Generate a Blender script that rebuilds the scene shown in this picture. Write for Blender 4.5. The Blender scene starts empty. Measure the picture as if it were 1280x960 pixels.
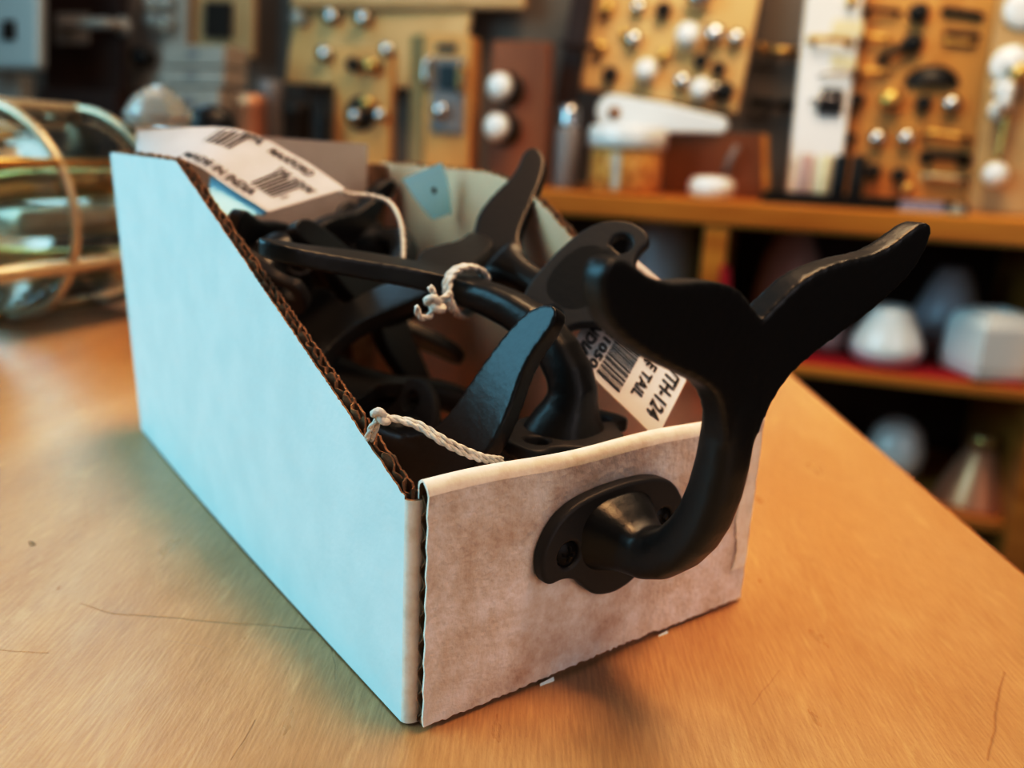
import bpy, bmesh, math, random
from mathutils import Vector as V, Matrix, Euler
random.seed(7)
SC = bpy.context.scene
COL = SC.collection
PI = math.pi
R = math.radians

# ------------------------------------------------------------------ camera
CAM = V((-.0842822, -.1381988, .1267332)); FPX = 1051.6
ROT = Euler((1.30098112, -.04898358, -.63316777), 'XYZ').to_matrix()
cd = bpy.data.cameras.new('camera'); cam = bpy.data.objects.new('camera', cd); COL.objects.link(cam)
cam.location = CAM; cam.rotation_euler = ROT.to_euler()
cd.sensor_width = 36; cd.lens = 36 * FPX / 1280; cd.clip_start = .01; cd.clip_end = 50
cd.dof.use_dof = True; cd.dof.focus_distance = .19; cd.dof.aperture_fstop = 8.6
SC.camera = cam

def ray(x, y): return ROT @ V(((x - 640) / FPX, -(y - 480) / FPX, -1))
def onp(x, y, ax, v):                      # where the sight line of a photo point meets the plane axis = v
    d = ray(x, y); return CAM + d * ((v - CAM[ax]) / d[ax])
AZ = R(36.5)
NB = V((math.cos(AZ), math.sin(AZ), 0)); TB = V((-math.sin(AZ), math.cos(AZ), 0)); UP = V((0, 0, 1))
def at(x, y, D):                           # ... meets the upright plane D metres off, parallel to the back counter
    d = ray(x, y); return CAM + d * (D / d.dot(NB))
def bk(t, D, z): return V((CAM.x, CAM.y, 0)) + NB * D + TB * t + UP * z

# ------------------------------------------------------------------ materials
def nodes(name):
    m = bpy.data.materials.new(name); m.use_nodes = True
    n = m.node_tree.nodes; n.clear()
    o = n.new('ShaderNodeOutputMaterial'); b = n.new('ShaderNodeBsdfPrincipled')
    m.node_tree.links.new(b.outputs[0], o.inputs[0])
    return m, m.node_tree, b
def mat(name, c, rough=.5, metal=0., c2=None, scale=40., bump=0., bscale=300., stretch=(1, 1, 1), coat=0., trans=0., spec=.5, ior=1.45, detail=4, contrast=(.35, .65), nrough=.5):
    m, t, b = nodes(name); N = t.nodes.new; Lk = t.links.new
    b.inputs['Base Color'].default_value = (*c, 1); b.inputs['Roughness'].default_value = rough
    b.inputs['Metallic'].default_value = metal; b.inputs['Coat Weight'].default_value = coat
    b.inputs['Transmission Weight'].default_value = trans; b.inputs['Specular IOR Level'].default_value = spec; b.inputs['IOR'].default_value = ior
    tc = N('ShaderNodeTexCoord'); mp = N('ShaderNodeMapping'); mp.inputs['Scale'].default_value = stretch
    Lk(tc.outputs['Object'], mp.inputs['Vector'])
    if c2:
        nz = N('ShaderNodeTexNoise'); nz.inputs['Scale'].default_value = scale; nz.inputs['Detail'].default_value = detail; nz.inputs['Roughness'].default_value = nrough
        Lk(mp.outputs[0], nz.inputs['Vector'])
        r = N('ShaderNodeValToRGB'); r.color_ramp.elements[0].position = contrast[0]; r.color_ramp.elements[1].position = contrast[1]
        r.color_ramp.elements[0].color = (*c, 1); r.color_ramp.elements[1].color = (*c2, 1)
        Lk(nz.outputs[0], r.inputs[0]); Lk(r.outputs[0], b.inputs['Base Color'])
    if bump:
        nb = N('ShaderNodeTexNoise'); nb.inputs['Scale'].default_value = bscale; nb.inputs['Detail'].default_value = 3
        Lk(mp.outputs[0], nb.inputs['Vector'])
        bp = N('ShaderNodeBump'); bp.inputs['Strength'].default_value = bump; bp.inputs['Distance'].default_value = .001
        Lk(nb.outputs[0], bp.inputs['Height']); Lk(bp.outputs[0], b.inputs['Normal'])
    return m

def table_material(segs):
    m, t, b = nodes('scratched maple'); N = t.nodes.new; Lk = t.links.new
    tc = N('ShaderNodeTexCoord')
    def noise(stretch, scale, detail=4, dist=0):
        mp = N('ShaderNodeMapping'); mp.inputs['Scale'].default_value = stretch; Lk(tc.outputs['Object'], mp.inputs['Vector'])
        n = N('ShaderNodeTexNoise'); n.inputs['Scale'].default_value = scale; n.inputs['Detail'].default_value = detail
        n.inputs['Distortion'].default_value = dist; Lk(mp.outputs[0], n.inputs['Vector']); return n.outputs[0]
    def ramp(src, p0, c0, p1, c1):
        r = N('ShaderNodeValToRGB'); e = r.color_ramp.elements
        e[0].position = p0; e[1].position = p1; e[0].color = (*c0, 1); e[1].color = (*c1, 1); Lk(src, r.inputs[0]); return r.outputs[0]
    def mix(f, a, c, mode='MIX', fac=None):
        x = N('ShaderNodeMix'); x.data_type = 'RGBA'; x.blend_type = mode
        if f is None: x.inputs[0].default_value = fac
        else: Lk(f, x.inputs[0])
        Lk(a, x.inputs[6]) if not isinstance(a, tuple) else setattr(x.inputs[6], 'default_value', (*a, 1))
        Lk(c, x.inputs[7]) if not isinstance(c, tuple) else setattr(x.inputs[7], 'default_value', (*c, 1))
        return x.outputs[2]
    def math_(op, a, c=None):
        x = N('ShaderNodeMath'); x.operation = op
        for i, s in enumerate((a, c)):
            if s is None: continue
            if isinstance(s, (int, float)): x.inputs[i].default_value = s
            else: Lk(s, x.inputs[i])
        return x.outputs[0]
    big = ramp(noise((1, 3.5, 1), 9, 3, .6), .3, (.46, .275, .135), .7, (.55, .35, .19))
    fib = ramp(noise((14, 190, 14), 7, 3), .35, (.80, .76, .70), .7, (1.07, 1.06, 1.04))
    col = mix(None, big, fib, 'MULTIPLY', .75)
    pale = ramp(noise((3, 14, 3), 12, 4, .8), .60, (0, 0, 0), .74, (1, 1, 1))
    col = mix(math_('MULTIPLY', pale, .28), col, (.78, .55, .30))
    fleck = ramp(noise((60, 160, 60), 9, 2), .68, (0, 0, 0), .74, (1, 1, 1))
    col = mix(math_('MULTIPLY', fleck, .22), col, (.30, .12, .03))
    sep = N('ShaderNodeSeparateXYZ'); Lk(tc.outputs['Object'], sep.inputs[0])
    wob = noise((1, 1, 1), 60, 2)
    tot = None
    for (x1, y1, x2, y2, w, amt) in segs:
        L = math.hypot(x2 - x1, y2 - y1); ux, uy = (x2 - x1) / L, (y2 - y1) / L
        dx = math_('SUBTRACT', sep.outputs[0], x1); dy = math_('SUBTRACT', sep.outputs[1], y1)
        al = math_('ADD', math_('MULTIPLY', dx, ux), math_('MULTIPLY', dy, uy))
        ac = math_('ADD', math_('MULTIPLY', dx, -uy), math_('MULTIPLY', dy, ux))
        ac = math_('ADD', ac, math_('MULTIPLY', math_('SUBTRACT', wob, .5), .003))
        off = math_('MAXIMUM', math_('MAXIMUM', math_('MULTIPLY', al, -1), math_('SUBTRACT', al, L)), 0)
        d = math_('ADD', math_('ABSOLUTE', ac), off)
        k = math_('MULTIPLY', math_('MAXIMUM', math_('SUBTRACT', 1, math_('DIVIDE', d, w)), 0), amt)
        tot = k if tot is None else math_('MAXIMUM', tot, k)
    col = mix(tot, col, (.10, .045, .018))
    Lk(col, b.inputs['Base Color'])
    rg = ramp(noise((2, 6, 2), 14, 4), .3, (.27,) * 3, .75, (.38,) * 3); Lk(rg, b.inputs['Roughness'])
    b.inputs['Specular IOR Level'].default_value = .65; b.inputs['Coat Weight'].default_value = .25; b.inputs['Coat Roughness'].default_value = .35
    h = math_('SUBTRACT', math_('ADD', math_('MULTIPLY', noise((14, 190, 14), 7, 3), .5), math_('MULTIPLY', noise((40, 90, 40), 14, 3), .6)), math_('MULTIPLY', tot, 2.0))
    bp = N('ShaderNodeBump'); bp.inputs['Strength'].default_value = .45; bp.inputs['Distance'].default_value = .0005
    Lk(h, bp.inputs['Height']); Lk(bp.outputs[0], b.inputs['Normal'])
    return m

M = {}
M['iron'] = mat('black painted cast iron', (.011, .0095, .0095), .35, bump=.12, bscale=420, spec=.7)
M['ironplate'] = mat('black painted iron plate', (.034, .029, .028), .50, bump=.12, bscale=500, spec=.55)
M['screw'] = mat('blackened screw', (.018, .015, .014), .33, .7)
M['white'] = mat('white cardboard tinted by window light', (.76, .86, .89), .62, c2=(.71, .81, .84), scale=70, bump=.1, bscale=500)  # white board; the cyan of the window light is tinted into its colour
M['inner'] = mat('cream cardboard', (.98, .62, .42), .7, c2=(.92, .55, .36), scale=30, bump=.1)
M['kraft'] = mat('brown corrugated board', (.34, .20, .11), .85, c2=(.20, .105, .05), scale=200, bump=.4, bscale=700)
M['flap'] = mat('grey white card', (.66, .61, .56), .7, c2=(.6, .55, .5), scale=60)
M['scuff'] = mat('scuffed white board', (.84, .80, .79), .75, c2=(.56, .43, .34), scale=60, detail=12, bump=.5, bscale=520, contrast=(.38, .70), nrough=.72)
M['scufftop'] = mat('rubbed fold', (.88, .82, .74), .7, c2=(.74, .63, .52), scale=120, detail=10, bump=.3, contrast=(.45, .75), nrough=.7)
M['paper'] = mat('white tag paper', (.74, .69, .68), .55, c2=(.68, .63, .62), scale=60)
M['bluelitpaper'] = mat('tag paper tinted by window light', (.42, .78, .95), .5)  # blue window light on plain paper, put into the base colour
M['greypaper'] = mat('grey white label paper', (.56, .52, .515), .55, c2=(.50, .46, .455), scale=60)
M['ink'] = mat('black print', (.012, .010, .012), .6)
M['greyink'] = mat('faded print', (.16, .13, .13), .6)
M['cord'] = mat('white cotton cord', (.80, .76, .70), .85, c2=(.66, .61, .55), scale=700, bump=.4, bscale=1500)
M['brass'] = mat('brass', (.62, .44, .20), .34, .85, c2=(.62, .42, .16), scale=60)
M['gold'] = mat('pale brass', (.66, .58, .44), .36, .45)
M['chrome'] = mat('nickel', (.62, .62, .64), .25, 1.)
M['darkmetal'] = mat('dark bronze', (.05, .035, .028), .4, .6)
M['black'] = mat('black enamel', (.012, .010, .010), .35)
M['porcelain'] = mat('white porcelain', (.86, .84, .82), .18, coat=.5)
M['dullwhite'] = mat('grey white enamel', (.55, .55, .54), .4)
M['maple'] = mat('honey maple board', (.66, .37, .14), .42, c2=(.52, .26, .08), scale=14, stretch=(1, 1, .15))
M['pale'] = mat('pale plywood board', (.68, .46, .24), .5, c2=(.60, .39, .19), scale=10, stretch=(1, 1, .2))
M['oak'] = mat('orange varnished wood', (.66, .30, .055), .32, c2=(.52, .20, .03), scale=8, stretch=(.4, .4, 4), coat=.25)
M['cherry'] = mat('red brown wood', (.34, .13, .045), .38, c2=(.24, .085, .03), scale=12, stretch=(1, 1, .2))
M['walnut'] = mat('dark brown wood', (.055, .022, .014), .45, c2=(.035, .014, .010), scale=14)
M['interior'] = mat('cabinet inside', (.045, .020, .012), .6, c2=(.07, .032, .016), scale=6)
M['wallp'] = mat('taupe wall paint', (.235, .20, .175), .8, c2=(.215, .182, .16), scale=5)
M['floorm'] = mat('dark floor', (.06, .04, .03), .6, c2=(.09, .06, .04), scale=5)
M['red'] = mat('red felt', (.50, .015, .03), .8, c2=(.38, .01, .02), scale=90)
M['milk'] = mat('white glass', (.88, .88, .86), .22, coat=.4)
M['greyglass'] = mat('frosted grey glass', (.50, .48, .52), .3)
M['pink'] = mat('pinkish glass', (.62, .42, .38), .3)
M['amber'] = mat('amber filled jar', (.55, .24, .06), .35, c2=(.78, .45, .16), scale=55, contrast=(.4, .6))
M['copper'] = mat('copper', (.74, .40, .25), .42, .6)
M['grey'] = mat('grey plastic', (.28, .25, .25), .5)
M['boxgrey'] = mat('grey carton', (.46, .41, .37), .65, c2=(.42, .37, .33), scale=30)
M['tan'] = mat('tan board', (.55, .38, .22), .5, c2=(.48, .32, .17), scale=12)
M['cream'] = mat('cream plastic', (.80, .70, .50), .4)
M['lav'] = mat('slate blue card', (.22, .20, .27), .5)
def glass(name, c=(1, 1, 1), rough=.03):
    return mat(name, c, rough, trans=1., ior=1.45)
M['glass'] = glass('clear glass', (.93, .95, .95))
M['crystal'] = mat('cut crystal', (.86, .92, .93), .05, trans=.72, coat=.5)

# ------------------------------------------------------------------ mesh helpers
class MB:
    def __init__(s): s.v = []; s.f = []; s.m = []; s.s = []
    def add(s, vs, fs, mi=0, smooth=True):
        o = len(s.v); s.v += [V(a) for a in vs]
        for f in fs: s.f.append(tuple(o + i for i in f)); s.m.append(mi); s.s.append(smooth)
    def box(s, c, d, M3=None, mi=0):
        c = V(c); M3 = M3 or Matrix.Identity(3)
        vs = [c + M3 @ V((x * d[0] / 2, y * d[1] / 2, z * d[2] / 2)) for x in (-1, 1) for y in (-1, 1) for z in (-1, 1)]
        s.add(vs, [(0, 1, 3, 2), (4, 6, 7, 5), (0, 4, 5, 1), (2, 3, 7, 6), (0, 2, 6, 4), (1, 5, 7, 3)], mi, False)
    def hexa(s, q, off, mi=0):                 # a quad (four corners, anticlockwise from the front) thickened along off
        q = [V(a) for a in q]; vs = q + [a + off for a in q]
        s.add(vs, [(0, 1, 2, 3), (7, 6, 5, 4), (0, 4, 5, 1), (1, 5, 6, 2), (2, 6, 7, 3), (3, 7, 4, 0)], mi, False)
    def lathe(s, prof, T, n=28, mi=0, smooth=True, cap=True):  # prof: (r, h) pairs along the local z of matrix T
        vs = []; fs = []
        for r, h in prof:
            for k in range(n):
                a = 2 * PI * k / n; vs.append(T @ V((r * math.cos(a), r * math.sin(a), h)))
        for i in range(len(prof) - 1):
            for k in range(n):
                k2 = (k + 1) % n; fs.append((i * n + k, i * n + k2, (i + 1) * n + k2, (i + 1) * n + k))
        if cap:
            fs.append(tuple(range(n - 1, -1, -1))); fs.append(tuple((len(prof) - 1) * n + k for k in range(n)))
        s.add(vs, fs, mi, smooth)
    def tube(s, pts, r, n=10, mi=0, closed=False, cap=True):
        pts = [V(p) for p in pts]; rs = r if isinstance(r, (list, tuple)) else [r] * len(pts)
        N = len(pts); vs = []; fs = []; prev = None
        for i in range(N):
            a = pts[(i - 1) % N] if (closed or i) else pts[0]; c = pts[(i + 1) % N] if (closed or i < N - 1) else pts[-1]
            t = (c - a).normalized()
            if prev is None: prev = t.orthogonal().normalized()
            u = (prev - t * prev.dot(t)).normalized(); prev = u; w = t.cross(u)
            for k in range(n):
                q = 2 * PI * k / n; vs.append(pts[i] + (u * math.cos(q) + w * math.sin(q)) * rs[i])
        for i in range(N if closed else N - 1):
            j = (i + 1) % N
            for k in range(n): fs.append((i * n + k, i * n + (k + 1) % n, j * n + (k + 1) % n, j * n + k))
        if cap and not closed: fs += [tuple(range(n - 1, -1, -1)), tuple((N - 1) * n + k for k in range(n))]
        s.add(vs, fs, mi)
    def grid(s, P, mi=0, smooth=True):           # P[i][j] points
        nj = len(P[0]); vs = [p for row in P for p in row]
        s.add(vs, [(i * nj + j, (i + 1) * nj + j, (i + 1) * nj + j + 1, i * nj + j + 1) for i in range(len(P) - 1) for j in range(nj - 1)], mi, smooth)
    def mesh(s, name, mats):
        me = bpy.data.meshes.new(name); me.from_pydata([tuple(v) for v in s.v], [], s.f)
        for m in (mats if isinstance(mats, (list, tuple)) else [mats]): me.materials.append(m)
        for p, mi, sm in zip(me.polygons, s.m, s.s): p.material_index = mi; p.use_smooth = sm
        bm = bmesh.new(); bm.from_mesh(me); bmesh.ops.recalc_face_normals(bm, faces=bm.faces); bm.to_mesh(me); bm.free()
        return me
    def build(s, name, mats, parent=None, bevel=0):
        o = link(name, s.mesh(name, mats), parent)
        if bevel:
            b = o.modifiers.new('bevel', 'BEVEL'); b.width = bevel; b.segments = 2; b.limit_method = 'ANGLE'; b.angle_limit = R(50)
        return o
def link(name, data, parent=None):
    """world-coordinate mesh; its origin moves to the parent's base, or to its own lowest middle"""
    o = bpy.data.objects.new(name, data); COL.objects.link(o)
    if parent is not None:
        o.parent = parent; o.matrix_parent_inverse = parent.matrix_basis.inverted()
        pp = parent.parent
        if pp is not None: o.matrix_parent_inverse = (pp.matrix_basis @ Matrix.Identity(4)).inverted() if parent.matrix_parent_inverse != Matrix.Identity(4) else o.matrix_parent_inverse
    return o
def tag(o, label=None, cat=None, group=None, kind=None):
    if label: o['label'] = label
    if cat: o['category'] = cat
    if group: o['group'] = group
    if kind: o['kind'] = kind
    return o
def thing(name, loc, label, cat, group=None):
    o = bpy.data.objects.new(name, None); COL.objects.link(o); o.location = loc; o.empty_display_size = .02
    o.matrix_basis = Matrix.Translation(V(loc))
    return tag(o, label, cat, group)
def single(name, mb, mats, label, cat, group=None, bevel=0):
    return tag(mb.build(name, mats, None, bevel), label, cat, group)
def struct(name, mb, mats, bevel=0):
    return tag(mb.build(name, mats, None, bevel), kind='structure')
def spline(pts, k=8):
    pts = [V(p) for p in pts]; out = []
    P = [pts[0] * 2 - pts[1]] + pts + [pts[-1] * 2 - pts[-2]]
    for i in range(1, len(P) - 2):
        a, b, c, d = P[i - 1:i + 3]
        for j in range(k):
            t = j / k; out.append(.5 * ((2 * b) + (c - a) * t + (2 * a - 5 * b + 4 * c - d) * t * t + (3 * b - a - 3 * c + d) * t ** 3))
    out.append(pts[-1]); return out
def resample(pts, step):
    out = [pts[0]]; acc = 0
    for a, b in zip(pts, pts[1:]):
        L = (b - a).length
        while acc + L >= step and L > 0:
            f = (step - acc) / L; a = a + (b - a) * f; out.append(a.copy()); L = (b - a).length; acc = 0
        acc += L
    return out
def cord(mb, pts, r=.0007, pitch=.0055):
    r *= .78; pitch = max(pitch, .0055)       # two-ply twisted cotton cord
    c = resample(spline(pts, 10), .0006)
    if len(c) < 4: return
    u0 = None
    for ph in (0, PI):
        prev = None; q = []
        for i, p in enumerate(c):
            t = (c[min(i + 1, len(c) - 1)] - c[max(i - 1, 0)]).normalized()
            if prev is None: prev = t.orthogonal().normalized()
            u = (prev - t * prev.dot(t)).normalized(); prev = u; w = t.cross(u)
            a = ph + 2 * PI * i * .0006 / pitch
            q.append(p + (u * math.cos(a) + w * math.sin(a)) * r * .42)
        mb.tube(q, r * .72, 7)
def knot(mb, c, s, r=.0008):
    c = V(c); e = Euler((.6, .5, .9)).to_matrix()
    mb.tube([c + e @ V((math.sin(t) + 2 * math.sin(2 * t), math.cos(t) - 2 * math.cos(2 * t), -math.sin(3 * t))) * (s / 3) for t in [2 * PI * i / 48 for i in range(48)]], r, 7, closed=True)
def frame_z(n, up=UP):
    n = V(n).normalized(); x = up.cross(n)
    x = x.normalized() if x.length > 1e-5 else n.orthogonal().normalized(); y = n.cross(x)
    return Matrix((x, y, n)).transposed()
def M4(loc, m3=None):
    return Matrix.Translation(V(loc)) @ (m3.to_4x4() if m3 else Matrix.Identity(4))
def text_mesh(body, size=1, bold=0.):
    c = bpy.data.curves.new('text', 'FONT'); c.body = body; c.size = size; c.resolution_u = 2; c.offset = bold
    o = bpy.data.objects.new('text', c); COL.objects.link(o); dg = bpy.context.evaluated_depsgraph_get(); dg.update()
    me = bpy.data.meshes.new_from_object(o.evaluated_get(dg)); bpy.data.objects.remove(o); bpy.data.curves.remove(c)
    vs = [v.co.copy() for v in me.vertices]; fs = [tuple(p.vertices) for p in me.polygons]; bpy.data.meshes.remove(me)
    x0 = min(v.x for v in vs); x1 = max(v.x for v in vs); y0 = min(v.y for v in vs); y1 = max(v.y for v in vs)
    return [((v.x - x0) / (x1 - x0), (v.y - y0) / (y1 - y0)) for v in vs], fs

# ------------------------------------------------------------------ whale tail hooks
def sup(a, n): c, s = math.cos(a), math.sin(a); return (abs(c) ** (2 / n) * (1 if c >= 0 else -1), abs(s) ** (2 / n) * (1 if s >= 0 else -1))
def make_arm_mesh():
    mb = MB()
    path = [((0, .0, .0000), .0135, .0108, 2.4), ((0, -.0035, .0000), .0122, .0098, 2.6), ((0, -.0070, -.0004), .0098, .0080, 2.8), ((0, -.0105, -.0009), .0076, .0066, 2.8),
            ((0, -.0145, -.0010), .0065, .0060, 2.8), ((0, -.0188, .0008), .0061, .0058, 2.8), ((0, -.0235, .0048), .0059, .0056, 2.8), ((0, -.0272, .0097), .0057, .0055, 2.8),
            ((0, -.0299, .0148), .0055, .0053, 2.8), ((0, -.0320, .0215), .0054, .0051, 2.8), ((0, -.0333, .0285), .0053, .0049, 2.8), ((0, -.0340, .0350), .0055, .0046, 2.8),
            ((0, -.0346, .0410), .0064, .0042, 3), ((0, -.0352, .0460), .0080, .0034, 3)]
    n = 32; rings = []
    for i, (p, rx, rt, e) in enumerate(path):
        a = V(path[max(i - 1, 0)][0]); c = V(path[min(i + 1, len(path) - 1)][0]); t = (c - a).normalized()
        nn = V((1, 0, 0)).cross(t)
        ring = []
        for k in range(n):
            q = sup(2 * PI * k / n, e); ring.append(V(p) + V((1, 0, 0)) * q[0] * rx + nn * q[1] * rt)
        rings.append(ring)
    vs = [p for r in rings for p in r]
    fs = [(i * n + k, i * n + (k + 1) % n, (i + 1) * n + (k + 1) % n, (i + 1) * n + k) for i in range(len(rings) - 1) for k in range(n)]
    fs += [tuple(range(n - 1, -1, -1)), tuple((len(rings) - 1) * n + k for k in range(n))]
    mb.add(vs, fs)
    half = [(-.0025, .0594), (.0000, .0598), (.0035, .0624), (.0095, .0664), (.0160, .0686), (.0235, .0697), (.0310, .0703), (.0370, .0719), (.0420, .0743), (.0455, .0757), (.0485, .0756),
            (.0500, .0738), (.0500, .0712), (.0482, .0674), (.0450, .0640), (.0395, .0604), (.0330, .0570), (.0260, .0538), (.0190, .0507), (.0135, .0476), (.0098, .0440), (.0072, .0395), (.0052, .0335), (-.0025, .0335)]
    half = [(u * .935 if u > 0 else u, w) for u, w in half]
    hv = spline([V((u, 0, w)) for u, w in half[1:-1]], 4); half = [half[0]] + [(p.x, p.z) for p in hv] + [half[-1]]
    def yo(u, w): return -.0352 - (w - .041) * .10 - .0052 * (max(abs(u) - .002, 0) / .049)
    for sgn in (1, -1):
        bm = bmesh.new(); loop = [V((u * sgn, 0, w)) for u, w in half]
        vs = []
        for p in loop: vs.append(bm.verts.new((p.x, yo(p.x, p.z), p.z)))
        bm.faces.new(vs); bmesh.ops.triangulate(bm, faces=bm.faces)
        tri = [tuple(v.index for v in f.verts) for f in bm.faces]; bm.verts.index_update(); tri = [tuple(v.index for v in f.verts) for f in bm.faces]
        co = [v.co.copy() for v in bm.verts]; bm.free()
        th = lambda p: .0031 - .0007 * abs(p.x) / .05
        A = [c + V((0, -th(c), 0)) for c in co]; B = [c + V((0, th(c), 0)) for c in co]; k = len(co)
        fs = tri + [tuple(k + i for i in reversed(f)) for f in tri] + [(i, k + i, k + (i + 1) % k, (i + 1) % k) for i in range(k)]
        o = len(mb.v); mb.add(A + B, fs)
    me = mb.mesh('arm_raw', M['iron'])
    o = bpy.data.objects.new('arm_raw', me); COL.objects.link(o)
    r = o.modifiers.new('r', 'REMESH'); r.mode = 'VOXEL'; r.voxel_size = .00048; r.use_smooth_shade = True
    s = o.modifiers.new('s', 'SMOOTH'); s.factor = .5; s.iterations = 14
    dg = bpy.context.evaluated_depsgraph_get(); dg.update()
    out = bpy.data.meshes.new_from_object(o.evaluated_get(dg)); out.name = 'tail_arm'
    bpy.data.objects.remove(o)
    for p in out.polygons: p.use_smooth = True
    return out
def make_plate_mesh():
    half = [(0, .0122), (.0055, .0120), (.0110, .0113), (.0150, .0101), (.0185, .0081), (.0212, .0051), (.0232, .0014), (.0237, -.0025), (.0229, -.0062), (.0208, -.0078), (.0180, -.0077), (.0152, -.0082), (.0125, -.0098), (.0095, -.0130), (.0060, -.0157), (0, -.0170)]
    pts = half + [(-x, y) for x, y in reversed(half[1:-1])]
    c = bpy.data.curves.new('plate', 'CURVE'); c.dimensions = '2D'; c.fill_mode = 'BOTH'; c.extrude = .0009; c.bevel_depth = .0010; c.bevel_resolution = 3; c.offset = -.001
    def sp(ps):
        s = c.splines.new('POLY'); s.points.add(len(ps) - 1); s.use_cyclic_u = True
        for p, q in zip(s.points, ps): p.co = (q[0], q[1], 0, 1)
    loop = [V((x, y, 0)) for x, y in pts]; n = len(loop); sm = []
    for i in range(n):
        a, b, cc, d = loop[i - 1], loop[i], loop[(i + 1) % n], loop[(i + 2) % n]
        for j in range(4):
            t = j / 4; q = .5 * ((2 * b) + (cc - a) * t + (2 * a - 5 * b + 4 * cc - d) * t * t + (3 * b - a - 3 * cc + d) * t ** 3); sm.append((q.x, q.y))
    sp(sm)
    for sx in (1, -1): sp([(sx * .0157 + .0033 * math.cos(2 * PI * k / 24), -.0016 + .0033 * math.sin(2 * PI * k / 24)) for k in range(24)])
    o = bpy.data.objects.new('plate', c); COL.objects.link(o); dg = bpy.context.evaluated_depsgraph_get(); dg.update()
    me = bpy.data.meshes.new_from_object(o.evaluated_get(dg)); me.name = 'base_plate'; bpy.data.objects.remove(o); bpy.data.curves.remove(c)
    me.transform(Matrix(((1, 0, 0, 0), (0, 0, -1, -.0019), (0, 1, 0, 0), (0, 0, 0, 1))))
    me.materials.clear(); me.materials.append(M['ironplate'])
    for p in me.polygons: p.use_smooth = False
    bm = bmesh.new(); bm.from_mesh(me); bmesh.ops.remove_doubles(bm, verts=bm.verts, dist=1e-6)
    for f in bm.faces: f.smooth = len(f.verts) == 4
    bmesh.ops.recalc_face_normals(bm, faces=bm.faces); bm.to_mesh(me); bm.free()
    return me
ARM = make_arm_mesh(); PLATE = make_plate_mesh()
def screw_mesh():
    mb = MB(); n = 72; k = 22; r = .0030; vs = []; fs = []
    def h(x, y):
        z = .0008 * (1 - (x * x + y * y) / (r * r))
        ax, ay = abs(x), abs(y); w = .00042
        inside = (ax < w and ay < .0019) or (ay < w and ax < .0019)
        return z - (.0009 if inside else 0)
    for i in range(k + 1):
        for j in range(n):
            a = 2 * PI * j / n; q = r * i / k; x, y = q * math.cos(a), q * math.sin(a); vs.append(V((x, -.0030 - h(x, y), y)))
    for i in range(k):
        for j in range(n): fs.append((i * n + j, i * n + (j + 1) % n, (i + 1) * n + (j + 1) % n, (i + 1) * n + j))
    mb.add(vs, fs, 0, True)
    mb.lathe([(r, 0), (r * .6, .003)], Matrix.Translation((0, -.0030, 0)) @ Matrix.Rotation(-PI / 2, 4, 'X'), 36)
    return mb.mesh('screw', M['screw'])
SCREW = screw_mesh()
def hook(M3, t, label, group='black whale tail hooks heaped in the box', screws=False):
    o = thing('whale_tail_hook', (0, 0, 0), label, 'hook', group)
    o.matrix_basis = M4(t, M3)
    for nm, me in (('base_plate', PLATE), ('tail_arm', ARM)):
        c = bpy.data.objects.new(nm, me); COL.objects.link(c); c.parent = o
    if screws:
        for sx in (-1, 1):
            c = bpy.data.objects.new('screw', SCREW); COL.objects.link(c); c.parent = o; c.location = (sx * .0157, 0, -.0016); c.rotation_euler = (0, .5 + sx * .3, 0)
    return o
def pose(px, local, tdir, tlocal, hint, hlocal):
    """hook pose: the local point at a place, one local direction along tdir and another close to hint"""
    def fr(a, b):
        a = V(a).normalized(); b = V(b); b = (b - a * a.dot(b)).normalized(); return Matrix((a, b, a.cross(b))).transposed()
    m = fr(tdir, hint) @ fr(tlocal, hlocal).transposed()
    return m, V(px) - m @ V(local)
def str_on(hk, mb): return mb.build('tie_string', M['cord'], hk)

HERO_TILT = Matrix.Rotation(R(-3), 3, 'Y')
hero = hook(HERO_TILT, V((.0520, -.0002, .0385)), 'large black whale tail hook screwed upright to the front of the box', 'black whale tail hooks', True)
hero['group'] = 'black whale tail hooks'

def E3(*e): return Euler(e, 'XYZ').to_matrix()
from mathutils import Quaternion
POSES = {  # settled so that no hook cuts another or the box
'HB': ([0.7137, -0.6856, -0.0882, 0.1132], [0.0603, 0.0284, 0.0509]),
'HA': ([0.4383, 0.3062, 0.6374, -0.5548], [0.047, 0.0927, 0.0296]),
'HC': ([0.2284, -0.288, 0.462, 0.8071], [0.0807, 0.0488, 0.092]),
'HE': ([0.3276, -0.7969, 0.4957, -0.1091], [0.0143, 0.1434, 0.0783]),
'HF': ([0.9608, 0.0494, 0.0066, 0.2727], [0.0257, 0.2161, 0.0327]),
'HG': ([0.4567, 0.0895, -0.8483, 0.2526], [0.09, 0.2061, 0.0795]),
'HH': ([0.5681, -0.5182, -0.4432, 0.4607], [0.0894, 0.1088, 0.0073]),
'HI': ([0.4608, -0.8829, -0.0852, 0.0311], [0.0686, 0.0678, 0.0148]),
'HJ': ([0.6006, -0.1575, 0.7538, 0.2151], [0.0162, 0.2214, 0.0848]),
'HK': ([0.4411, -0.8974, -0.0108, -0.0014], [0.0495, 0.1281, 0.0276]),
'HL': ([0.719, -0.4902, 0.204, -0.4485], [0.0183, 0.1066, 0.0105]),
}
def heap(k, label): q, t = POSES[k]; return hook(Quaternion(q).normalized().to_matrix(), V(t), label)
HB = heap('HB', 'black whale tail hook standing on its plate, white knotted string round its neck')
HA = heap('HA', 'black whale tail hook with one broad blue-lit fluke raised in the front of the box')
HC = heap('HC', 'black whale tail hook turned so its flat plate back with two holes faces out')
HE = heap('HE', 'black whale tail hook with its arm bend ringed by thin string behind the left rim')
HF = heap('HF', 'black whale tail hook lying just below the corner of the long price label')
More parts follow.
